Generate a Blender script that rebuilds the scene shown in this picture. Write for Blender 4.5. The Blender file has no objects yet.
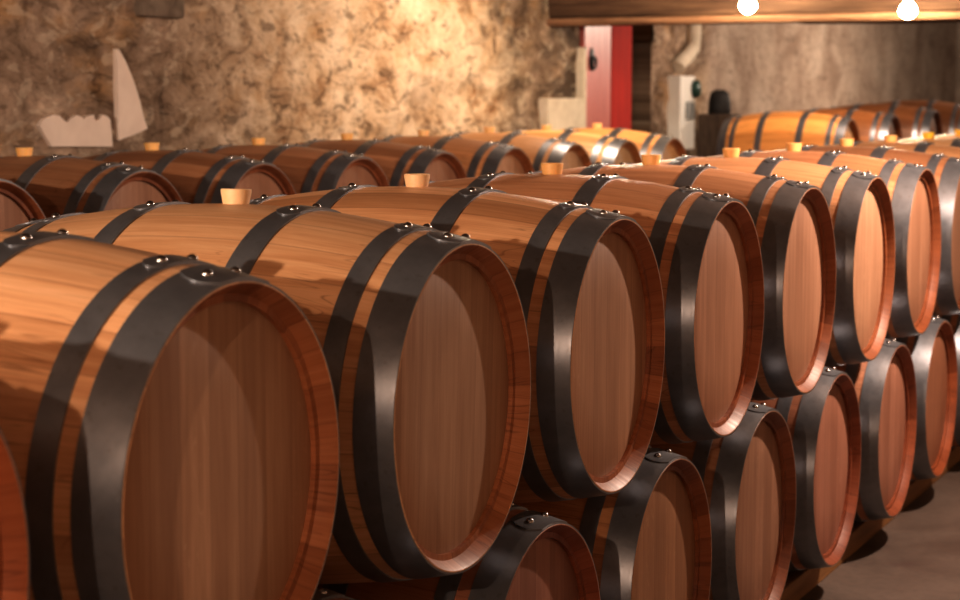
import bpy, bmesh, math, random
from mathutils import Vector, Matrix, noise
random.seed(7)
S = bpy.context.scene
COL = S.collection
PI = math.pi

# ------------------------------------------------------------------ helpers
def link(o, parent=None):
    COL.objects.link(o)
    if parent is not None:
        o.parent = parent
    return o

def mesh_from(name, verts, faces, mat=None, smooth=False, mats=None, fm=None):
    me = bpy.data.meshes.new(name)
    me.from_pydata(verts, [], faces)
    if mat is not None:
        me.materials.append(mat)
    for m in (mats or []):
        me.materials.append(m)
    if fm:
        for p, k in zip(me.polygons, fm):
            p.material_index = k
    if smooth:
        for p in me.polygons:
            p.use_smooth = True
    me.update()
    return me

def obj(name, me, parent=None):
    return link(bpy.data.objects.new(name, me), parent)

def empty(name, loc=(0, 0, 0), rot=(0, 0, 0)):
    o = bpy.data.objects.new(name, None)
    o.empty_display_size = 0.1
    o.location = loc
    o.rotation_euler = rot
    return link(o)

def tag(o, label=None, cat=None, group=None, kind=None):
    if label: o['label'] = label
    if cat: o['category'] = cat
    if group: o['group'] = group
    if kind: o['kind'] = kind
    return o

def box_me(name, lo, hi, mat, bevel=0.0, seg=2):
    bm = bmesh.new()
    bmesh.ops.create_cube(bm, size=1)
    for v in bm.verts:
        v.co = Vector([lo[i] + (v.co[i] + .5) * (hi[i] - lo[i]) for i in range(3)])
    if bevel:
        bmesh.ops.bevel(bm, geom=bm.edges[:], offset=bevel, segments=seg, affect='EDGES', profile=.6)
    me = bpy.data.meshes.new(name)
    bm.to_mesh(me); bm.free()
    me.materials.append(mat)
    return me

def lathe(profile, axis='X', n=96, closed=False):
    """profile: list of (t, r) revolved about an axis."""
    V, F = [], []
    m = len(profile)
    for t, r in profile:
        for k in range(n):
            a = 2 * PI * k / n
            c, s = r * math.cos(a), r * math.sin(a)
            V.append((t, c, s) if axis == 'X' else (c, s, t))
    rng = m if closed else m - 1
    for i in range(rng):
        j = (i + 1) % m
        for k in range(n):
            k2 = (k + 1) % n
            F.append((i * n + k, i * n + k2, j * n + k2, j * n + k))
    return V, F

def fix_normals(me):
    bm = bmesh.new(); bm.from_mesh(me)
    bmesh.ops.recalc_face_normals(bm, faces=bm.faces[:])
    bm.to_mesh(me); bm.free()

def sharp(me, deg=35):
    try:
        me.set_sharp_from_angle(angle=math.radians(deg))
    except Exception:
        pass

# ------------------------------------------------------------------ node helper
class NT:
    def __init__(self, name):
        self.m = bpy.data.materials.new(name)
        self.m.use_nodes = True
        self.t = self.m.node_tree
        self.t.nodes.clear()
        self.out = self.t.nodes.new('ShaderNodeOutputMaterial')
        self.b = self.t.nodes.new('ShaderNodeBsdfPrincipled')
        self.t.links.new(self.b.outputs[0], self.out.inputs[0])
    def put(self, sock, v):
        if hasattr(v, 'is_output'):
            self.t.links.new(v, sock)
        else:
            sock.default_value = v
    def node(self, typ, ins=None, out=0, **kw):
        n = self.t.nodes.new(typ)
        for k, v in kw.items():
            setattr(n, k, v)
        for k, v in (ins or {}).items():
            self.put(n.inputs[k], v)
        return n.outputs[out]
    def math(self, op, a, b=None, c=None, clamp=False):
        ins = {0: a}
        if b is not None: ins[1] = b
        if c is not None: ins[2] = c
        return self.node('ShaderNodeMath', ins, operation=op, use_clamp=clamp)
    def coord(self):
        return self.node('ShaderNodeTexCoord', out=3)
    def xyz(self, v):
        n = self.t.nodes.new('ShaderNodeSeparateXYZ')
        self.put(n.inputs[0], v)
        return n.outputs[0], n.outputs[1], n.outputs[2]
    def vec(self, x, y, z):
        return self.node('ShaderNodeCombineXYZ', {0: x, 1: y, 2: z})
    def scale(self, v, s):
        return self.node('ShaderNodeVectorMath', {0: v, 1: s}, operation='MULTIPLY')
    def noise(self, v, scale=1, detail=4, rough=.55, dist=0, out=0):
        return self.node('ShaderNodeTexNoise', {'Vector': v, 'Scale': scale, 'Detail': detail,
                                                'Roughness': rough, 'Distortion': dist}, out=out)
    def ramp(self, f, stops, interp='LINEAR'):
        n = self.t.nodes.new('ShaderNodeValToRGB')
        n.color_ramp.interpolation = interp
        e = n.color_ramp.elements
        while len(e) < len(stops): e.new(.5)
        for q, (p, c) in zip(e, stops):
            q.position = p
            q.color = (c, c, c, 1) if isinstance(c, (int, float)) else (*c, 1)
        self.put(n.inputs[0], f)
        return n.outputs[0]
    def mix(self, f, a, b, blend='MIX'):
        n = self.t.nodes.new('ShaderNodeMix')
        n.data_type = 'RGBA'; n.blend_type = blend
        self.put(n.inputs[0], f)
        for i, v in ((6, a), (7, b)):
            self.put(n.inputs[i], (*v, 1) if isinstance(v, tuple) and len(v) == 3 else v)
        return n.outputs[2]
    def bump(self, h, strength=.3, dist=.01):
        o = self.node('ShaderNodeBump', {'Strength': strength, 'Distance': dist, 'Height': h})
        self.put(self.b.inputs['Normal'], o)
    def set(self, **kw):
        names = {'color': 'Base Color', 'rough': 'Roughness', 'metal': 'Metallic', 'spec': 'Specular IOR Level',
                 'coat': 'Coat Weight', 'emis': 'Emission Color', 'estr': 'Emission Strength',
                 'sss': 'Subsurface Weight', 'coatr': 'Coat Roughness'}
        for k, v in kw.items():
            s = self.b.inputs[names[k]]
            self.put(s, (*v, 1) if isinstance(v, tuple) and len(v) == 3 else v)
        return self.m

# ------------------------------------------------------------------ materials
RHC = .2945
def mat_staves():
    t = NT('oak staves')
    c = t.coord(); x, y, z = t.xyz(c)
    info = t.t.nodes.new('ShaderNodeObjectInfo')
    rnd = info.outputs['Random']; tint = info.outputs['Color']
    ang = t.math('ARCTAN2', y, z)
    u = t.math('ADD', t.math('MULTIPLY', ang, 27 / (2 * PI)), t.math('MULTIPLY', rnd, 1.0))
    idx = t.math('FLOOR', u)
    fr = t.math('SUBTRACT', u, idx)
    wn = t.node('ShaderNodeTexWhiteNoise', {'W': t.math('ADD', idx, t.math('MULTIPLY', rnd, 91.7))}, noise_dimensions='1D')
    wn2 = t.node('ShaderNodeTexWhiteNoise', {'W': t.math('ADD', idx, t.math('MULTIPLY', rnd, 37.1))}, noise_dimensions='1D')
    off = t.math('MULTIPLY', wn, 23.0)
    gv = t.vec(t.math('ADD', t.math('MULTIPLY', x, 2.2), off), t.math('MULTIPLY', ang, 13.0), t.math('MULTIPLY', rnd, 40))
    g1 = t.noise(gv, 1.6, 5, .6, .35)
    g2 = t.noise(t.scale(gv, (3.0, 9.0, 1.0)), 1.5, 3, .6)
    # cathedral figure: bands of a distorted field
    cf = t.noise(t.scale(gv, (.9, .45, 1)), 1.0, 2, .5, .6)
    band = t.math('FRACT', t.math('MULTIPLY', cf, 13.0))
    band = t.math('ABSOLUTE', t.math('SUBTRACT', band, .5))
    line = t.ramp(band, [(0.0, 1.0), (.09, 0.0)])
    fleck_zone = t.ramp(t.noise(c, 5.0, 2, .5), [(.5, 0.0), (.62, 1.0)])
    line = t.math('MULTIPLY', line, fleck_zone)
    base = t.ramp(g1, [(.25, (.56, .285, .140)), (.5, (.68, .385, .205)), (.75, (.78, .485, .285))])
    vstave = t.ramp(wn2, [(0, (.72, .66, .60)), (.5, (.92, .90, .88)), (1, (1.12, 1.12, 1.10))])
    col = t.mix(1.0, base, vstave, 'MULTIPLY')
    col = t.mix(t.ramp(g2, [(.33, .22), (.5, 0.0)]), col, (.32, .14, .055))
    col = t.mix(t.math('MULTIPLY', line, .6), col, (.22, .09, .035))
    seam = t.math('MINIMUM', fr, t.math('SUBTRACT', 1.0, fr))
    seamf = t.ramp(seam, [(0.0, 1.0), (.018, .55), (.03, 0.0)])
    col = t.mix(t.math('MULTIPLY', seamf, .38), col, (.16, .06, .025))
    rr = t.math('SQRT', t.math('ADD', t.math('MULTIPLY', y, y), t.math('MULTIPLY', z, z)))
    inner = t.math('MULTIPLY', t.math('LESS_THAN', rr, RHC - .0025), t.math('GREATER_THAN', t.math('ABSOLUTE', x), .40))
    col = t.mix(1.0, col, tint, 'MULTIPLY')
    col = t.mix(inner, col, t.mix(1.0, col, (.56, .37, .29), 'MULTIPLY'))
    t.bump(t.math('SUBTRACT', t.math('MULTIPLY', g2, .4), seamf), .12, .002)
    return t.set(color=col, rough=t.ramp(g1, [(.3, .52), (.7, .42)]), spec=.35)

def mat_head():
    t = NT('oak head')
    c = t.coord(); x, y, z = t.xyz(c)
    info = t.t.nodes.new('ShaderNodeObjectInfo')
    rnd = info.outputs['Random']; tint = info.outputs['Color']
    w = t.noise(t.vec(t.math('MULTIPLY', rnd, 50), 0.0, 0.0), 1, 0)
    u = t.math('ADD', t.math('MULTIPLY', y, 13.0), t.math('MULTIPLY', rnd, 5.0))
    idx = t.math('FLOOR', u); fr = t.math('SUBTRACT', u, idx)
    wn = t.node('ShaderNodeTexWhiteNoise', {'W': t.math('ADD', idx, t.math('MULTIPLY', rnd, 51.3))}, noise_dimensions='1D')
    gv = t.vec(t.math('MULTIPLY', y, 34.0), t.math('ADD', t.math('MULTIPLY', z, 2.0), t.math('MULTIPLY', wn, 31)), t.math('MULTIPLY', rnd, 40))
    g1 = t.noise(gv, 1.0, 5, .6, .3)
    g2 = t.noise(t.scale(gv, (4.0, 2.0, 1.0)), 1.5, 3, .6)
    base = t.ramp(g1, [(.25, (.44, .255, .160)), (.5, (.54, .33, .212)), (.75, (.63, .405, .270))])
    vst = t.ramp(wn, [(0, (.80, .76, .72)), (1, (1.08, 1.08, 1.07))])
    col = t.mix(1.0, base, vst, 'MULTIPLY')
    col = t.mix(t.ramp(g2, [(.33, .22), (.55, 0.0)]), col, (.30, .14, .07))
    # pale medullary flecks
    fl = t.noise(t.vec(t.math('MULTIPLY', y, 70.0), t.math('MULTIPLY', z, 26.0), t.math('MULTIPLY', rnd, 70)), 1.0, 2, .5, .8)
    flm = t.math('MULTIPLY', t.ramp(fl, [(.62, 0.0), (.68, 1.0)]), t.ramp(wn, [(.55, 0.0), (.6, .22)]))
    col = t.mix(flm, col, (.80, .58, .40))
    seam = t.math('MINIMUM', fr, t.math('SUBTRACT', 1.0, fr))
    seamf = t.ramp(seam, [(0.0, 1.0), (.012, .5), (.022, 0.0)])
    col = t.mix(t.math('MULTIPLY', seamf, .35), col, (.2, .08, .04))
    col = t.mix(1.0, col, tint, 'MULTIPLY')
    t.bump(t.math('SUBTRACT', t.math('MULTIPLY', g2, .4), seamf), .1, .002)
    return t.set(color=col, rough=.5, spec=.3)

def mat_hoop():
    t = NT('dark steel hoop')
    c = t.coord()
    n = t.noise(c, 9, 5, .65)
    n2 = t.noise(c, 55, 3, .6)
    n3 = t.noise(t.scale(c, (200, 14, 14)), 1, 2, .5)
    col = t.ramp(n, [(.3, (.165, .168, .185)), (.7, (.255, .258, .275))])
    col = t.mix(t.ramp(n2, [(.6, 0.0), (.75, .35)]), col, (.10, .075, .06))
    r = t.math('ADD', t.ramp(n, [(.3, .33), (.7, .42)]), t.math('MULTIPLY', t.math('SUBTRACT', n3, .5), .12))
    t.bump(n2, .05, .002)
    return t.set(color=col, rough=r, metal=.68, spec=.5)

def mat_rivet():
    t = NT('worn steel rivet')
    n = t.noise(t.coord(), 90, 2)
    return t.set(color=t.ramp(n, [(.3, (.30, .29, .29)), (.7, (.5, .48, .47))]), rough=.25, metal=1.0)

def mat_bung():
    t = NT('cream silicone bung')
    c = t.coord()
    info = t.t.nodes.new('ShaderNodeObjectInfo')
    n = t.noise(c, 40, 3)
    col = t.mix(1.0, t.ramp(n, [(.3, (.80, .50, .24)), (.7, (.88, .60, .33))]), info.outputs['Color'], 'MULTIPLY')
    m = t.set(color=col, rough=.5, sss=.25)
    t.b.inputs['Subsurface Radius'].default_value = (.02, .01, .005)
    return m

def mat_stone():
    t = NT('old stone wall with lime render')
    c = t.coord(); x, y, z = t.xyz(c)
    yz = t.vec(0.0, t.math('MULTIPLY', y, .5), z)
    big = t.noise(yz, 1.6, 4, .6, .3)
    med = t.noise(t.scale(yz, (1, 1.0, .7)), 5.5, 6, .68, .5)
    fine = t.noise(yz, 22, 5, .7, .2)
    pit = t.node('ShaderNodeTexVoronoi', {'Vector': t.node('ShaderNodeVectorMath', {0: yz, 1: t.scale(t.noise(yz, 9, 3, .6, out=1), (.12, .12, .12))}, operation='ADD'), 'Scale': 9.0}, feature='DISTANCE_TO_EDGE')
    streak = t.noise(t.scale(yz, (1, 1.2, .7)), 2.6, 4, .55, .6)
    med = t.math('ADD', t.math('MULTIPLY', med, .72), t.math('MULTIPLY', t.noise(yz, 2.2, 3, .5, .5), .28))
    cream = t.ramp(med, [(.36, (.36, .20, .10)), (.45, (.60, .43, .28)), (.55, (.75, .59, .43)), (.66, (.83, .71, .56))])
    brown = t.ramp(med, [(.36, (.10, .062, .040)), (.46, (.235, .160, .110)), (.55, (.33, .235, .170)), (.66, (.60, .45, .34))])
    # browner stone: near stretch and round the doorway
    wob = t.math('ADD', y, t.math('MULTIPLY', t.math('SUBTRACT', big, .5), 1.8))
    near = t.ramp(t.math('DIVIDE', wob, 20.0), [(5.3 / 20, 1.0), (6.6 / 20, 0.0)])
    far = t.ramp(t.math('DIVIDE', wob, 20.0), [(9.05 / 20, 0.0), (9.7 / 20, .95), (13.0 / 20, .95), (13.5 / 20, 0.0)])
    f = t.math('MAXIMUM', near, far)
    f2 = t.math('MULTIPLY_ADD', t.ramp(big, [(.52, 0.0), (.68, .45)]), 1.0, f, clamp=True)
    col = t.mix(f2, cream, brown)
    dark_tone = t.ramp(t.math('DIVIDE', wob, 20.0), [(8.7 / 20, 0.0), (9.4 / 20, .85), (10.5 / 20, .85), (10.9 / 20, .1)])  # blotchy darker band along the wall just before the doorway
    dark_tone = t.math('MULTIPLY', dark_tone, t.ramp(t.noise(yz, 4.0, 4, .6, .6), [(.40, 1.0), (.58, .15)]))
    col = t.mix(dark_tone, col, (.065, .045, .032))
    # smooth grey render beyond the doorway
    pl = t.ramp(t.math('DIVIDE', y, 20.0), [(13.2 / 20, 0.0), (13.5 / 20, 1.0)])
    plaster = t.ramp(streak, [(.34, (.36, .265, .205)), (.5, (.48, .375, .30)), (.66, (.58, .47, .385))])
    col = t.mix(pl, col, plaster)
    ocr = t.math('MULTIPLY', t.ramp(t.noise(yz, 3.1, 4, .6), [(.55, 0.0), (.7, .5)]), t.math('SUBTRACT', 1.0, pl))
    col = t.mix(ocr, col, (.50, .28, .11))
    col = t.mix(t.ramp(fine, [(.30, .65), (.46, 0.0)]), col, (.13, .08, .05))
    col = t.mix(t.ramp(fine, [(.60, 0.0), (.74, .35)]), col, (.80, .68, .52))
    chip = t.noise(yz, 10.0, 4, .62, .7)
    rough_ = t.math('SUBTRACT', 1.0, t.math('MULTIPLY', pl, .9))
    col = t.mix(t.math('MULTIPLY', t.ramp(chip, [(.55, 0.0), (.60, .42)]), rough_), col, t.mix(.5, col, (.85, .72, .56)))
    col = t.mix(t.math('MULTIPLY', t.ramp(chip, [(.37, .6), (.43, 0.0)]), rough_), col, (.12, .075, .045))
    crack = t.math('MULTIPLY', t.ramp(pit, [(0.0, 1.0), (.05, 0.0)]), t.ramp(med, [(.4, 1.0), (.55, 0.0)]))
    col = t.mix(t.math('MULTIPLY', crack, .55), col, (.10, .06, .04))
    h = t.math('ADD', t.math('MULTIPLY', med, 1.2), t.math('MULTIPLY', fine, .22))
    h = t.math('SUBTRACT', h, t.math('MULTIPLY', crack, .25))
    h = t.math('ADD', h, t.math('MULTIPLY', chip, .5))
    t.bump(h, .7, .045)
    return t.set(color=col, rough=.92, spec=.15)

def simple_noise(name, a, b, scale, rough, bump=.2, spec=.3, stretch=(1, 1, 1), metal=0.0):
    t = NT(name)
    c = t.scale(t.coord(), stretch)
    n = t.noise(c, scale, 5, .62, .3)
    if bump: t.bump(n, bump, .01)
    return t.set(color=t.ramp(n, [(.3, a), (.7, b)]), rough=rough, spec=spec, metal=metal)

def mat_floor():
    t = NT('stained concrete floor')
    c = t.coord()
    n = t.noise(c, 2.2, 5, .6, .4); n2 = t.noise(c, 30, 4, .6)
    st = t.noise(c, 1.1, 4, .65, 1.0)
    col = t.ramp(n, [(.3, (.08, .054, .042)), (.7, (.135, .098, .078))])
    col = t.mix(t.ramp(n2, [(.3, .3), (.55, 0.0)]), col, (.045, .032, .027))
    col = t.mix(t.ramp(st, [(.58, 0.0), (.66, .55)]), col, (.06, .027, .027))
    t.bump(n2, .2, .006)
    return t.set(color=col, rough=t.ramp(n, [(.3, .55), (.7, .75)]), spec=.35)

def mat_beam(k=.6):
    t = NT('old timber')
    c = t.coord()
    g = t.noise(t.scale(c, (1.2, 14, 14)), 1.6, 6, .62, .4)
    n = t.noise(c, 3, 3)
    col = t.ramp(g, [(.28, (.06 * k, .03 * k, .017 * k)), (.5, (.135 * k, .072 * k, .040 * k)), (.75, (.24 * k, .14 * k, .082 * k))])
    col = t.mix(t.ramp(n, [(.55, 0.0), (.7, .4)]), col, (.09, .05, .03))
    t.bump(g, .4, .012)
    return t.set(color=col, rough=.75, spec=.25)

def mat_rail():
    t = NT('rail timber')
    c = t.coord()
    g = t.noise(t.scale(c, (16, 1.2, 16)), 1.6, 6, .62, .4)
    col = t.ramp(g, [(.28, (.14, .065, .022)), (.5, (.23, .11, .04)), (.75, (.32, .17, .065))])
    t.bump(g, .3, .008)
    return t.set(color=col, rough=.7, spec=.25)

def mat_red(name, a, b, rough, coat):
    t = NT(name)
    c = t.coord(); x, y, z = t.xyz(c)
    fr = t.math('FRACT', t.math('MULTIPLY', y, 8.0))
    seam = t.ramp(t.math('MINIMUM', fr, t.math('SUBTRACT', 1.0, fr)), [(0.0, 1.0), (.06, 0.0)])
    n = t.noise(t.scale(c, (3, 9, 1.2)), 2.0, 4)
    col = t.ramp(n, [(.3, a), (.7, b)])
    col = t.mix(t.math('MULTIPLY', seam, .5), col, (.10, .015, .012))
    t.bump(t.math('SUBTRACT', 1.0, seam), .35, .006)
    return t.set(color=col, rough=rough, coat=coat, coatr=.25)

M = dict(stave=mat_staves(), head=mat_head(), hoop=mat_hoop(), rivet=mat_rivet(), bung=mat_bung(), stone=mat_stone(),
         floor=mat_floor(), beam=mat_beam(), lip=mat_beam(1.6), rail=mat_rail(),
         patch=simple_noise('fresh plaster', (.70, .57, .49), (.80, .67, .58), 6, .9, .05, .1),
         white=simple_noise('whitewash', (.58, .50, .40), (.74, .66, .55), 7, .85, .1, .15),
         ceil=simple_noise('smoked ceiling boards', (.10, .06, .04), (.20, .13, .085), 3, .85, .3, .2, (1, 6, 1)),
         dark=simple_noise('soot black', (.012, .010, .010), (.03, .026, .024), 12, .6, .1),
         block=simple_noise('weathered block', (.13, .095, .07), (.26, .20, .155), 9, .95, .4, .1),
         darkwood=simple_noise('dark weathered wood', (.05, .032, .022), (.12, .08, .055), 6, .75, .2, .25, (6, 6, 1)),
         alcove=simple_noise('dark passage stone', (.025, .016, .012), (.08, .052, .04), 4, .95, .4, .1),
         red1=mat_red('glossy red paint with sheen tint', (.44, .10, .085), (.52, .15, .13), .42, .25),  # pinkish sheen of the bulbs on this leaf put into its base colour
         red2=mat_red('bright red paint', (.36, .010, .003), (.44, .015, .005), .85, 0),
         plastic=simple_noise('white enamel', (.72, .70, .66), (.80, .78, .74), 8, .4, .02, .4),
         grey=simple_noise('grey plastic', (.22, .22, .21), (.30, .30, .29), 10, .5, .02),
         green=simple_noise('dark green plastic', (.012, .04, .03), (.02, .06, .045), 10, .35, .02),
         iron=simple_noise('black iron', (.015, .015, .017), (.04, .04, .042), 20, .45, .1, .4, (1, 1, 1), .7),
         mark=simple_noise('branded char', (.12, .045, .02), (.18, .07, .035), 60, .8, 0))

def mat_glow():
    t = NT('lit bulb glass')
    return t.set(color=(.9, .85, .75), rough=.3, emis=(1.0, .80, .55), estr=390.0)
M['glow'] = mat_glow()

# ------------------------------------------------------------------ barrel
P = 0.78763          # pitch of the rows
L = 0.9736           # barrel length
RH, RB = 0.2945, 0.3535
def rad(x):          # outer stave radius at local x
    return RH + (RB - RH) * (1 - abs(2 * x / L) ** 2.0)

def body_mesh():
    E = L / 2
    pr = []
    n = 30
    for i in range(n + 1):
        x = -E + L * i / n
        pr.append((x, rad(x)))
    pr[0] = (-E + .001, rad(-E)); pr[-1] = (E - .001, rad(E))
    D = .034
    right = [(E, RH - .0008), (E, RH - .0030), (E - .003, RH - .0062), (E - D + .010, RH - .0190), (E - D + .009, RH - .030),
             (E - D - .002, RH - .030), (E - D - .002, RH - .024), (E - .10, RH - .018)]
    left = [(-x, r) for x, r in reversed(right)]
    prof = pr + right + [(0, RB - .03)] + left
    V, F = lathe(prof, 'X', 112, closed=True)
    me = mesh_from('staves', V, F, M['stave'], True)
    fix_normals(me); sharp(me, 28)
    return me

def head_mesh(side):
    E = L / 2 - .034
    r = RH - .0255
    prof = [(E, .0005), (E, r * .5), (E, r - .004), (E - .002, r), (E - .018, r), (E - .018, .0005)]
    V, F = lathe(prof, 'X', 96)
    if side < 0: V = [(-a, b, c) for a, b, c in V]
    me = mesh_from('barrel_head', V, F, M['head'], True)
    fix_normals(me); sharp(me, 30)
    return me

TH = .0028
def hoop_mesh(s0, s1, side):
    """hoop covering s0..s1 measured from the end, plus the riveted lap at the top"""
    E = L / 2
    xs = [E - s0 - (s1 - s0) * i / 4 for i in range(5)]
    outer = [(x, rad(x) + TH) for x in xs]
    inner = [(x, rad(x) - .001) for x in reversed(xs)]
    n = 112
    V, F = lathe(outer + inner, 'X', n, closed=True)
    # lap plate
    nu, nv = 22, 8
    a0, a1 = -.24, .27
    base = len(V)
    t2 = TH + .0026
    w = s1 - s0
    for layer in (t2, TH - .0005):
        for i in range(nu + 1):
            for j in range(nv + 1):
                v = -1 + 2 * j / nv
                # rounded left end
                st = a0 + .06 * v * v
                a = st + (a1 - st) * i / nu
                x = E - s0 - w * (.5 + .5 * v * .985)
                r = rad(x) + layer
                V.append((x, r * math.sin(a), r * math.cos(a)))
    st_ = (nu + 1) * (nv + 1)
    def q(l, i, j): return base + l * st_ + i * (nv + 1) + j
    for i in range(nu):
        for j in range(nv):
            F.append((q(0, i, j), q(0, i + 1, j), q(0, i + 1, j + 1), q(0, i, j + 1)))
    for i in range(nu):
        F.append((q(0, i, 0), q(1, i, 0), q(1, i + 1, 0), q(0, i + 1, 0)))
        F.append((q(0, i, nv), q(0, i + 1, nv), q(1, i + 1, nv), q(1, i, nv)))
    for j in range(nv):
        F.append((q(0, 0, j), q(0, 0, j + 1), q(1, 0, j + 1), q(1, 0, j)))
        F.append((q(0, nu, j), q(1, nu, j), q(1, nu, j + 1), q(0, nu, j + 1)))
    if side < 0: V = [(-a, b, c) for a, b, c in V]
    me = mesh_from('hoop', V, F, M['hoop'], True)
    fix_normals(me); sharp(me, 30)
    return me

def rivet_mesh():
    prof = [(-.002, .0088), (.0008, .0088), (.0035, .0076), (.0058, .0050), (.0070, .0022), (.0073, .0002)]
    V, F = lathe(prof, 'Z', 14)
    me = mesh_from('rivet', V, F, M['rivet'], True); fix_normals(me)
    return me

def bung_mesh():
    prof = [(-.03, .0005), (-.03, .0225), (0, .0245), (.024, .0290), (.0285, .0290), (.030, .0278), (.030, .0215), (.0275, .0195), (.0275, .0005)]
    V, F = lathe(prof, 'Z', 32)
    me = mesh_from('bung', V, F, M['bung'], True); fix_normals(me); sharp(me, 35)
    return me

HOOPS = [(.0006, .068), (.094, .132), (.306, .356)]
BODY, HEADS = body_mesh(), {1: head_mesh(1), -1: head_mesh(-1)}
HM = {(k, s): hoop_mesh(a, b, s) for k, (a, b) in enumerate(HOOPS) for s in (1, -1)}
RIV, BUNG = rivet_mesh(), bung_mesh()

def make_barrel():
    root = empty('wine_barrel')
    obj('staves', BODY, root)
    for s in (1, -1):
        obj('barrel_head', HEADS[s], root)
    for s in (1, -1):
        for k, (a, b) in enumerate(HOOPS):
            h = obj('hoop', HM[(k, s)], root)
            xc = s * (L / 2 - (a + b) / 2)
            for da in (-.125, .125):
                r = rad(xc) + TH + .0022
                v = obj('rivet', RIV, h)
                v.location = (xc, r * math.sin(da), r * math.cos(da))
                v.rotation_euler = (-da, 0, 0)
    b = obj('bung', BUNG, root)
    b.location = (0, 0, RB - .002)
    return root

def copy_tree(o, parent=None, skip=()):
    c = o.copy()
    COL.objects.link(c)
    c.parent = parent
    for ch in KIDS.get(o.name, []):
        if ch.name.split('.')[0] not in skip:
            copy_tree(ch, c, skip)
    return c

proto = make_barrel()
KIDS = {}
def index(o):
    KIDS[o.name] = list(o.children)
    for ch in o.children: index(ch)
index(proto)
used = [False]
trng = random.Random(11)

def place(loc, label, group, tint=(1, 1, 1), bung=(1, 1, 1), rot=(0, 0, 0), skip=(), tw=None):
    if used[0]:
        r = copy_tree(proto, None, skip)
    else:
        r = proto; used[0] = True
    r.location = loc
    r.rotation_euler = rot
    tag(r, label, 'barrel', group)
    hk = 0
    for ch in sorted(r.children, key=lambda q: q.name):
        nm = ch.name.split('.')[0]
        if nm in ('staves', 'barrel_head'):
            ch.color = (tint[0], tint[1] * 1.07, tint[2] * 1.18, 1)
        elif nm == 'hoop':
            # the riveted laps never line up exactly; ch counts end, second and bilge hoops per side
            a = trng.uniform(-.09, .03)
            if tw and hk < 3: a = -tw[hk] - rot[0]
            ch.rotation_euler = (a, 0, 0)
            hk += 1
        elif nm == 'bung':
            ch.color = (*bung, 1)
    return r

XC = -L / 2
DZ = -.5889
rng = random.Random(3)
def jit(a=.006): return rng.uniform(-a, a)

labels_A = {
    -1: 'oak barrel cut off at the lower left corner, only an orange rim edge showing',
    0: 'largest oak wine barrel at lower left with shadowed head, its top hoops riveted',
    1: 'light oak barrel with tall cream bung, second full head of front top row',
    2: 'oak barrel with dark flecks along its top, third full head of front top row',
    3: 'reddish oak barrel with pale lit head, fourth full head of front top row',
    4: 'oak barrel in front top row, directly right of the fourth full head from the left',
    5: 'orange lit oak barrel in front top row, sixth full head counted from the left',
    6: 'oak barrel with narrow head near right edge, seventh full head of the front top row',
    7: 'oak barrel in front top row whose wide dark hoop touches the right picture edge',
    8: 'oak barrel top with orange bung, just behind the barrel cut by the right edge',
    9: 'pale oak barrel top with yellow bung, second bung from the right edge',
    10: 'pale oak barrel top whose yellow bung sits at the right picture edge',
    11: 'last but one far barrel of front top row, mostly behind the yellow bunged ones',
    12: 'farthest barrel of the front top row, almost hidden at the right edge'}
twA = {0: (.03, .05, -.01), 1: (.09, .09, .01), 2: (.05, .08, .0), 3: (.04, .09, .03), 4: (.045, .12, .02)}
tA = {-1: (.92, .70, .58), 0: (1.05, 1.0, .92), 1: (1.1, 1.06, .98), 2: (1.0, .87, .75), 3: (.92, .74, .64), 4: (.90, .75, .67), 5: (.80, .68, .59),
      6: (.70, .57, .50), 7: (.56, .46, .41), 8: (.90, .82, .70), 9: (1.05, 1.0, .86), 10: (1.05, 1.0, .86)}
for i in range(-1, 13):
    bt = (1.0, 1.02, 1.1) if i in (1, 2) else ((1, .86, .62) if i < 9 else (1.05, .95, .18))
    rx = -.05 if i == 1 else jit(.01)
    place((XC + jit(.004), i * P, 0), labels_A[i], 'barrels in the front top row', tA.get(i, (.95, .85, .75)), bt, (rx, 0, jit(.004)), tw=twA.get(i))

twB = {0: (.045, .06, 0), 1: (.04, .05, 0), 2: (.07, .05, 0), 3: (.04, .06, 0)}
labels_B = {
    -3: 'bottom row oak barrel under the lower left corner', -2: 'bottom row oak barrel under the largest barrel',
    -1: 'bottom row oak barrel in deep shadow between the two nearest top barrels',
    0: 'leftmost bottom row barrel with a curved hoop lap and two rivets on top',
    1: 'bottom row oak barrel, second head from the left, hoop brightly glinting',
    2: 'bottom row oak barrel, third head from the left, below the fourth top barrel',
    3: 'bottom row oak barrel whose whole round head shows, nearest such one',
    4: 'bottom row oak barrel, fifth head from the left, standing over a round floor shadow',
    5: 'bottom row oak barrel at right edge, last whole head of the lower tier',
    6: 'bottom row oak barrel cut by the right picture edge'}
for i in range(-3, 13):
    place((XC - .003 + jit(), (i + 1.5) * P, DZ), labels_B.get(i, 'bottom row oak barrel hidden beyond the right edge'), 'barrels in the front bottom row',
          (.66 + jit(.05), .50 + jit(.04), .43 + jit(.04)), (1, .86, .62), (jit(.01), 0, jit(.004)), tw=twB.get(i))

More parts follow.
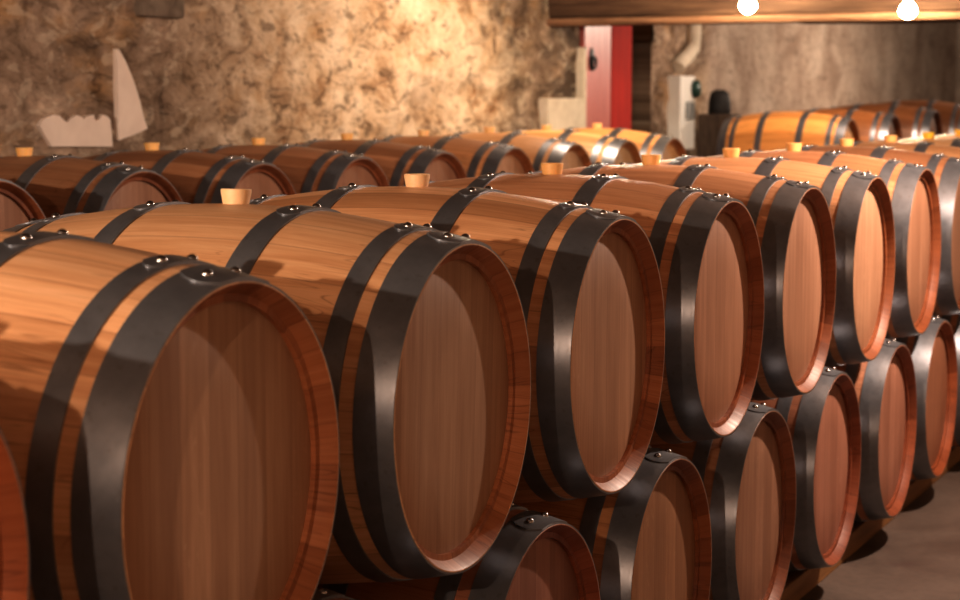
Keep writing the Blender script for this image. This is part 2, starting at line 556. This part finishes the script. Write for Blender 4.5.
labels_C = {
    0: 'back row barrel cut by the left edge, only rim and part of head showing',
    1: 'back row oak barrel with dark mark on its head, under wide plaster patch',
    2: 'back row oak barrel whose head shows just behind the tall cream bung',
    3: 'brown back row oak barrel, fourth rim from the left along the stone wall',
    4: 'brown back row oak barrel in front of the brightest part of the stone wall',
    5: 'back row barrel below the dark mottled stone, fourth rim left of white box',
    6: 'golden back row barrel below the pale panel, third rim left of white box',
    7: 'golden back row barrel just below the red door',
    8: 'last golden back row barrel, its head beside the white electrical box'}
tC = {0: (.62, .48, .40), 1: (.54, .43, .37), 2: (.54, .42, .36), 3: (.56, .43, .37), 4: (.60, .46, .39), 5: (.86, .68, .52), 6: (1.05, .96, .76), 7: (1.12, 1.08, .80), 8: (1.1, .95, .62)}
CX, CY, CZ = -2.298 - L / 2, 2.4202, .004
croots = {}
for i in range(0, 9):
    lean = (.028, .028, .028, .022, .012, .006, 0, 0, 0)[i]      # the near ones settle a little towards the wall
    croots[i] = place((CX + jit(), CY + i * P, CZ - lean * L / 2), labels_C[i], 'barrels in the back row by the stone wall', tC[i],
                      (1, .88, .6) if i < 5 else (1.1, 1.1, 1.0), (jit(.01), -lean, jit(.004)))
for i in range(-1, 9):
    place((CX, CY + (i + .5) * P, CZ + DZ - .016), 'hidden lower barrel under the back row by the stone wall', 'lower barrels under the back row',
          (.7, .55, .45), skip=('rivet', 'bung'))

labels_D = ['bright orange barrel seen side on, nearest of far right group',
            'brown barrel just right of the bright orange side on barrel, far group',
            'dark brown far barrel, third from the left of the far right group',
            'dark far barrel by the grey wall, reaching the right picture edge']
DXY = [(-2.67, 12.55, .073), (-2.515, 13.328, .092), (-2.35, 14.111, .128), (-2.205, 14.898, .155)]
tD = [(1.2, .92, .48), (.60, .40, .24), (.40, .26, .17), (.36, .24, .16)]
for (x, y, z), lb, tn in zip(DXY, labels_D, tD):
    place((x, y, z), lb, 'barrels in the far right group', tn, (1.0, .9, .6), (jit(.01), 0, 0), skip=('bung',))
for k in range(4):
    x, y, z = DXY[k]
    place((x, y, z - 2 * RB - .003), 'hidden lower barrel under the far right group', 'lower barrels under the far group', (.8, .6, .4), skip=('rivet', 'bung'))

# burnt maker's mark on the head of the second back row barrel
def strokes(name, segs, w, x, mat):
    V, F = [], []
    for (y0, z0), (y1, z1) in segs:
        d = Vector((y1 - y0, z1 - z0)); nrm = Vector((-d.y, d.x)).normalized() * w / 2
        b = len(V)
        for (yy, zz), s in (((y0, z0), 1), ((y0, z0), -1), ((y1, z1), -.5), ((y1, z1), .5)):
            V.append((x, yy + nrm.x * s, zz + nrm.y * s))
        F.append((b, b + 1, b + 2, b + 3))
    return mesh_from(name, V, F, mat)
mk = strokes('brand_mark', [((-.02, -.03), (-.055, .06)), ((-.02, -.03), (-.01, .075)), ((-.02, -.03), (.035, .055)), ((.0, -.03), (.05, .02))], .018, L / 2 - .034 + .0006, M['mark'])
tag(obj('brand_mark', mk, croots[1]), 'small dark burnt mark on the head')

# ------------------------------------------------------------------ rails
FZ = -1.0
def rail(x, y0, y1, label, zt):
    r = obj('wooden_rail', box_me('wooden_rail', (x - .05, y0, FZ), (x + .05, y1, zt), M['rail'], .004))
    tag(r, label, 'rail', 'timber rails under the front stack')
zr = DZ - rad(L / 2 - .212)
rail(-.16, -1.8, 11.4, 'brown timber rail on the floor under the front ends of bottom row barrels', zr)
rail(-L + .15, -1.8, 11.4, 'hidden timber rail under the back ends of bottom row barrels', zr - .006)
for x in (-2.298 - .16, -2.298 - L + .16):
    r = obj('wooden_rail', box_me('wooden_rail', (x - .05, 1.2, FZ), (x + .05, 9.6, CZ + zr), M['rail'], .004))
    r.data.transform(Matrix.Scale((CZ + zr - .016 - FZ) / (CZ + zr - FZ), 4, (0, 0, 1))); r.data.transform(Matrix.Translation((0, 0, FZ * (1 - (CZ + zr - .016 - FZ) / (CZ + zr - FZ)))))
    tag(r, 'hidden timber rail under the back row', 'rail', 'timber rails under the back row')
def sloped_rail(p0, p1, w):
    (x0, y0, z0), (x1, y1, z1) = p0, p1
    V = []
    for x, y, z in (p0, p1):
        V += [(x - w, y, FZ), (x + w, y, FZ), (x + w, y, z), (x - w, y, z)]
    me = mesh_from('wooden_rail', V, [(0, 1, 2, 3), (4, 7, 6, 5), (0, 4, 5, 1), (1, 5, 6, 2), (2, 6, 7, 3), (3, 7, 4, 0)], M['rail'])
    fix_normals(me)
    return me
dzr = 2 * RB + .003 + rad(L / 2 - .212) + .03
for dx in (L / 2 - .16, -L / 2 + .16):
    for k in range(3):
        (xa, ya, za), (xb, yb, zb) = DXY[k], DXY[k + 1]
        if k == 0: ya -= .3
        if k == 2: yb += .3
        r = obj('wooden_rail', sloped_rail((xa + dx, ya, za - dzr), (xb + dx, yb, zb - dzr), .05))
        tag(r, 'hidden timber rail under the far group', 'rail', 'timber rails under the far group')

# ------------------------------------------------------------------ shell
WX = -3.6
CEIL = 1.75
DOOR = (10.58, 12.08, 1.30)      # y0, y1, top
PATCHES = [  # outlines on the wall, (y, z)
    [(4.38, .425), (4.41, .452), (4.47, .468), (4.52, .464), (4.555, .440), (4.575, .437), (4.60, .452), (4.64, .466), (4.675, .458), (4.69, .448),
     (4.72, .462), (4.765, .466), (4.775, .440), (4.80, .444), (4.83, .466), (4.865, .458), (4.885, .445), (4.895, .39), (4.90, .325), (4.60, .333), (4.46, .336), (4.42, .38)],
    [(4.945, .40), (4.942, .60), (4.945, .752), (4.965, .745), (5.01, .70), (5.05, .645), (5.085, .59), (5.12, .52), (5.13, .49), (5.15, .445), (5.175, .40), (5.07, .375), (4.99, .36), (4.95, .352)]]
def inside_patch(y, z):
    for (a, b, c, d) in ((4.35, 4.96, .29, .55), (4.93, 5.15, .33, .78)):
        if a < y < b and c < z < d: return True
    return False

def wall_left():
    ys, y = [], -10.0
    while y < 24.01:
        ys.append(y); y += .05 if y < 3.0 else (.022 if y < 14 else .06)
    for k in range(len(ys)):
        for e in DOOR[:2]:
            if abs(ys[k] - e) < .012: ys[k] = e
    zs, z = [], FZ
    while z < CEIL - .001:
        zs.append(z); z += .06 if z < .1 else .022
    zs.append(CEIL)
    V, F = [], []
    for y in ys:
        for z in zs:
            p = Vector((0, y, z))
            amp = .065 if y < 13.3 else .012
            p = Vector((0, y * .5, z))
            d = noise.fractal(p * 3.2, 1.0, 2.0, 6) * .5 + .5
            e = noise.fractal(p * 11 + Vector((3, 0, 0)), 1.0, 2.0, 4) * .18
            d = max(0, min(1, d + e))
            x = WX - amp * d
            if inside_patch(y, z): x = WX - .012 - .006 * d
            if 4.97 < y < 5.6 and z > .88 and False: pass
            V.append((x, y, z))
    m = len(zs)
    for i in range(len(ys) - 1):
        for j in range(m - 1):
            yc, zc = (ys[i] + ys[i + 1]) / 2, (zs[j] + zs[j + 1]) / 2
            if DOOR[0] < yc < DOOR[1] and zc < DOOR[2]: continue
            F.append((i * m + j, (i + 1) * m + j, (i + 1) * m + j + 1, i * m + j + 1))
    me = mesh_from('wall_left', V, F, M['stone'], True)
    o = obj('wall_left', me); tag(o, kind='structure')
    for pl in PATCHES:
        b = len(pl)
        V = [(WX + .006, y, z) for y, z in pl] + [(WX - .05, y, z) for y, z in pl]
        F = [tuple(range(b))] + [(k, b + k, b + (k + 1) % b, (k + 1) % b) for k in range(b)]
        me = mesh_from('plaster_patch', V, F, M['patch']); fix_normals(me)
        obj('plaster_patch', me, o)
    # a squared stone standing proud near the top of the wall
    bl = obj('stone_block', box_me('stone_block', (WX - .1, 5.15, .90), (WX + .008, 5.50, 1.10), M['block'], .02), o)
    return o
wall_left()

def struct(name, me):
    return tag(obj(name, me), kind='structure')
XR = 2.9
struct('floor', box_me('floor', (-5.2, -10.0, FZ - .1), (XR, 24.0, FZ), M['floor']))
struct('ceiling', box_me('ceiling', (-5.2, -10.0, CEIL), (XR, 24.0, CEIL + .1), M['ceil']))
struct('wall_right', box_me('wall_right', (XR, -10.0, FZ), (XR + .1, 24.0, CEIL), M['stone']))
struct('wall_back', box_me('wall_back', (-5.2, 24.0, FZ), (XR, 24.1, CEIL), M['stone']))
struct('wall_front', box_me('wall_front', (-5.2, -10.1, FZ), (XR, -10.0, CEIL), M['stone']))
# passage behind the red door
al = empty('wall_passage'); tag(al, kind='structure')
obj('passage_back', box_me('passage_back', (-5.2, 9.9, FZ), (-5.1, 14.0, CEIL), M['alcove']), al)
obj('passage_side', box_me('passage_side', (-5.1, 13.2, FZ), (WX - .09, 13.3, CEIL), M['alcove']), al)
obj('passage_side', box_me('passage_side', (-5.1, 10.1, FZ), (WX - .09, 10.2, CEIL), M['alcove']), al)
obj('door_reveal', box_me('door_reveal', (-4.0, DOOR[1], FZ), (WX - .03, DOOR[1] + .1, DOOR[2]), M['stone']), al)
obj('door_reveal', box_me('door_reveal', (-4.0, DOOR[0] - .1, FZ), (WX - .03, DOOR[0], DOOR[2]), M['stone']), al)
# jamb strip and whitewashed panel beside the door
struct('trim_1', box_me('trim_1', (WX - .04, 10.52, .50), (WX + .03, 10.575, .88), M['white'], .008))
struct('trim_2', box_me('trim_2', (WX - .05, 9.88, FZ), (WX + .025, 10.585, .53), M['white'], .006))

# the red door: two leaves, one handle
d = empty('door_1'); tag(d, kind='structure')
lf = obj('door_leaf', box_me('door_leaf', (WX - .05, 10.60, FZ), (WX, 11.13, 1.28), M['red1'], .004), d)
V, F = lathe([(0, .001), (0, .055), (.006, .055), (.010, .045), (.010, .001)], 'X', 24)
bp = obj('handle_plate', mesh_from('handle_plate', [(WX + a, 10.735 + b * .8, .80 + c * 1.5) for a, b, c in V], F, M['iron'], True), lf)
ring = []
RF = []
for i in range(28):
    a = 2 * PI * i / 28
    for j in range(8):
        b = 2 * PI * j / 8
        rr = .042 + .009 * math.cos(b)
        ring.append((WX + .02 + .009 * math.sin(b), 10.735 + rr * math.sin(a), .775 + rr * math.cos(a)))
        RF.append((i * 8 + j, ((i + 1) % 28) * 8 + j, ((i + 1) % 28) * 8 + (j + 1) % 8, i * 8 + (j + 1) % 8))
obj('door_handle', mesh_from('door_handle', ring, RF, M['iron'], True), lf)
lf2 = obj('door_leaf', box_me('door_leaf', (-.05, 0, FZ), (0, .36, 1.28), M['red2'], .004), d)
lf2.location = (WX, 11.14, 0)
lf2.rotation_euler = (0, 0, math.radians(-4))

# ------------------------------------------------------------------ ceiling beams
def beam(name, x0, x1, y0, y1, zb0, zb1, h, mat='beam'):
    V, F = [], []
    n = 60
    for i in range(n + 1):
        t = i / n; x = x0 + (x1 - x0) * t
        zb = zb0 + (zb1 - zb0) * t
        w = .012 * noise.noise(Vector((x * 1.3, 0, 5))); w2 = .01 * noise.noise(Vector((x * 1.1, 4, 1)))
        b = .018
        prof = [(y0 + b, zb), (y1 - b, zb), (y1, zb + b), (y1, zb + h), (y0 + .0, zb + h), (y0, zb + b)]
        for (yy, zz) in prof:
            V.append((x, yy + w, zz + (w2 if zz < zb + h - .01 else 0)))
    for i in range(n):
        for k in range(6):
            F.append((i * 6 + k, i * 6 + (k + 1) % 6, (i + 1) * 6 + (k + 1) % 6, (i + 1) * 6 + k))
    F.append(tuple(range(6))); F.append(tuple(n * 6 + k for k in range(6)))
    me = mesh_from(name, V, F, M[mat], False); fix_normals(me)
    return struct(name, me)
beam('trim_3', WX - .06, XR, 10.0, 10.28, 1.055, 1.075, .70)
beam('trim_4', WX - .06, XR, 9.97, 10.30, 1.012, 1.035, .042, 'lip')
beam('trim_5', -2.05, XR, 10.45, 10.70, 1.022, 1.025, .70)

# ------------------------------------------------------------------ bulbs
def bulb(x, y, z, label):
    r = empty('hanging_bulb', (x, y, z)); tag(r, label, 'light bulb', 'bare bulbs under the beam')
    prof = [(-.052, .0005), (-.050, .014), (-.043, .029), (-.028, .044), (-.006, .052), (.016, .047), (.036, .032), (.050, .020), (.060, .0165)]
    V, F = lathe(prof, 'Z', 28)
    me = mesh_from('bulb_glass', V, F, M['glow'], True); fix_normals(me)
    obj('bulb_glass', me, r)
    V, F = lathe([(.058, .0005), (.058, .018), (.062, .020), (.095, .020), (.105, .012), (.108, .004), (.16, .0035), (.16, .0005)], 'Z', 20)
    me = mesh_from('bulb_socket', V, F, M['iron'], True); fix_normals(me)
    sk = obj('bulb_socket', me, r)
    V, F = lathe([(.155, .0035), (CEIL - z, .0035)], 'Z', 8)
    obj('cord', mesh_from('cord', V, F, M['dark'], True), r)
bulb(-2.131, 9.60, 1.107, 'glowing bare bulb hanging at the top, left one of the two')
bulb(-1.14, 9.60, 1.061, 'glowing bare bulb hanging at the top right, right one of the two')

# ------------------------------------------------------------------ things by the doorway
eb = empty('electrical_box', (WX, 12.72, .45)); tag(eb, 'white narrow electrical box on the stone pier right of the red door', 'electrical box')
def rel(me, o):
    me.transform(Matrix.Translation(-Vector(o.location))); return me
obj('case', rel(box_me('case', (WX - .07, 12.50, .12), (WX + .07, 12.86, .70), M['plastic'], .012), eb), eb)
obj('outlet', rel(box_me('outlet', (WX + .069, 12.62, .36), (WX + .085, 12.82, .50), M['grey'], .006), eb), eb)
V, F = lathe([(0, .0005), (0, .07), (.03, .07), (.045, .055), (.05, .0005)], 'X', 24)
me = mesh_from('switch_knob', [(WX + .068 + a, 12.83 + b, .60 + c) for a, b, c in V], F, M['green'], True); fix_normals(me)
obj('switch_knob', rel(me, eb), eb)

def tube(name, pts, r, mat, n=12):
    V, F = [], []
    for i, p in enumerate(pts):
        p = Vector(p)
        d = (Vector(pts[min(i + 1, len(pts) - 1)]) - Vector(pts[max(i - 1, 0)])).normalized()
        a = d.orthogonal().normalized() if abs(d.x) > .9 else d.cross(Vector((1, 0, 0))).normalized()
        b = d.cross(a)
        for k in range(n):
            th = 2 * PI * k / n
            V.append(tuple(p + a * r * math.cos(th) + b * r * math.sin(th)))
    for i in range(len(pts) - 1):
        for k in range(n):
            F.append((i * n + k, i * n + (k + 1) % n, (i + 1) * n + (k + 1) % n, (i + 1) * n + k))
    F.append(tuple(range(n))); F.append(tuple((len(pts) - 1) * n + k for k in range(n)))
    me = mesh_from(name, V, F, mat, True); fix_normals(me); sharp(me, 50)
    return me
o = obj('cable_duct', tube('cable_duct', [(WX, 12.62, .765), (WX, 12.66, .80), (WX, 12.86, .86), (WX, 13.0, .93), (WX, 13.02, 1.02), (WX, 13.02, CEIL)], .06, M['white']))
tag(o, 'cream bent duct on the pier above the white electrical box', 'pipe')

po = obj('wooden_post', box_me('wooden_post', (-3.52, 12.89, FZ), (-3.24, 13.17, .40), M['darkwood'], .02))
tag(po, 'dark wooden post standing left of the bright orange far barrel', 'post')
V, F = lathe([(.30, .0005), (.30, .085), (.31, .092), (.42, .085), (.47, .07), (.49, .04), (.495, .0005)], 'Z', 28)
me = mesh_from('bucket', [(a - 3.38, b + 13.03, c + .101) for a, b, c in V], F, M['dark'], True); fix_normals(me); sharp(me, 40)
o = obj('bucket', me)
tag(o, 'black upturned bucket on the dark wooden post by the pier', 'bucket')

# ------------------------------------------------------------------ lights
def lamp(loc, power, col, r=.05):
    l = bpy.data.lights.new('lamp', 'POINT'); l.energy = power; l.color = col; l.shadow_soft_size = r
    o = bpy.data.objects.new('lamp', l); o.location = loc; COL.objects.link(o)
    return o
W1 = (1.0, .83, .67)
lamp((.83, 4.4, 1.22), 265, (1.0, .80, .66), .03)      # aisle lamp beside the front stack
lamp((.75, -4.2, 1.40), 230, (1.0, .70, .50), .03)
lamp((-2.1, -4.7, 1.33), 1050, W1, .035)                 # aisle lamp behind the viewer
lamp((-2.4, 7.9, 1.55), 70, (1.0, .84, .66), .05)     # lamp near the stone wall
lamp((-1.7, 12.3, 1.52), 100, W1, .05)  # added fill, unseen behind the beam, brightens the pier and far wall
lamp((-.7, 16.8, 1.5), 330, W1, .05)                  # lamp beyond the beam
w = bpy.data.worlds.new('world'); S.world = w; w.use_nodes = True
w.node_tree.nodes['Background'].inputs[0].default_value = (1.0, .6, .4, 1)
w.node_tree.nodes['Background'].inputs[1].default_value = .008

# ------------------------------------------------------------------ camera
yaw, pit, rol = .42266, -.10322, .001816
fw = Vector((-math.sin(yaw) * math.cos(pit), math.cos(yaw) * math.cos(pit), math.sin(pit)))
r0 = Vector((math.cos(yaw), math.sin(yaw), 0)); u0 = r0.cross(fw)
rt = r0 * math.cos(rol) + u0 * math.sin(rol); up = -r0 * math.sin(rol) + u0 * math.cos(rol)
cd = bpy.data.cameras.new('camera'); cam = bpy.data.objects.new('camera', cd); COL.objects.link(cam)
cam.matrix_world = Matrix(((rt.x, up.x, -fw.x, 1.46522), (rt.y, up.y, -fw.y, -2.42397), (rt.z, up.z, -fw.z, .56007), (0, 0, 0, 1)))
cd.sensor_width = 36; cd.lens = 36 * 1993.415 / 960
cd.clip_start = .05
cd.dof.use_dof = True; cd.dof.focus_distance = 4.2; cd.dof.aperture_fstop = 5.6
S.camera = cam
S.view_settings.view_transform = 'Standard'
S.view_settings.look = 'None'
S.view_settings.exposure = .34
S.view_settings.gamma = .83
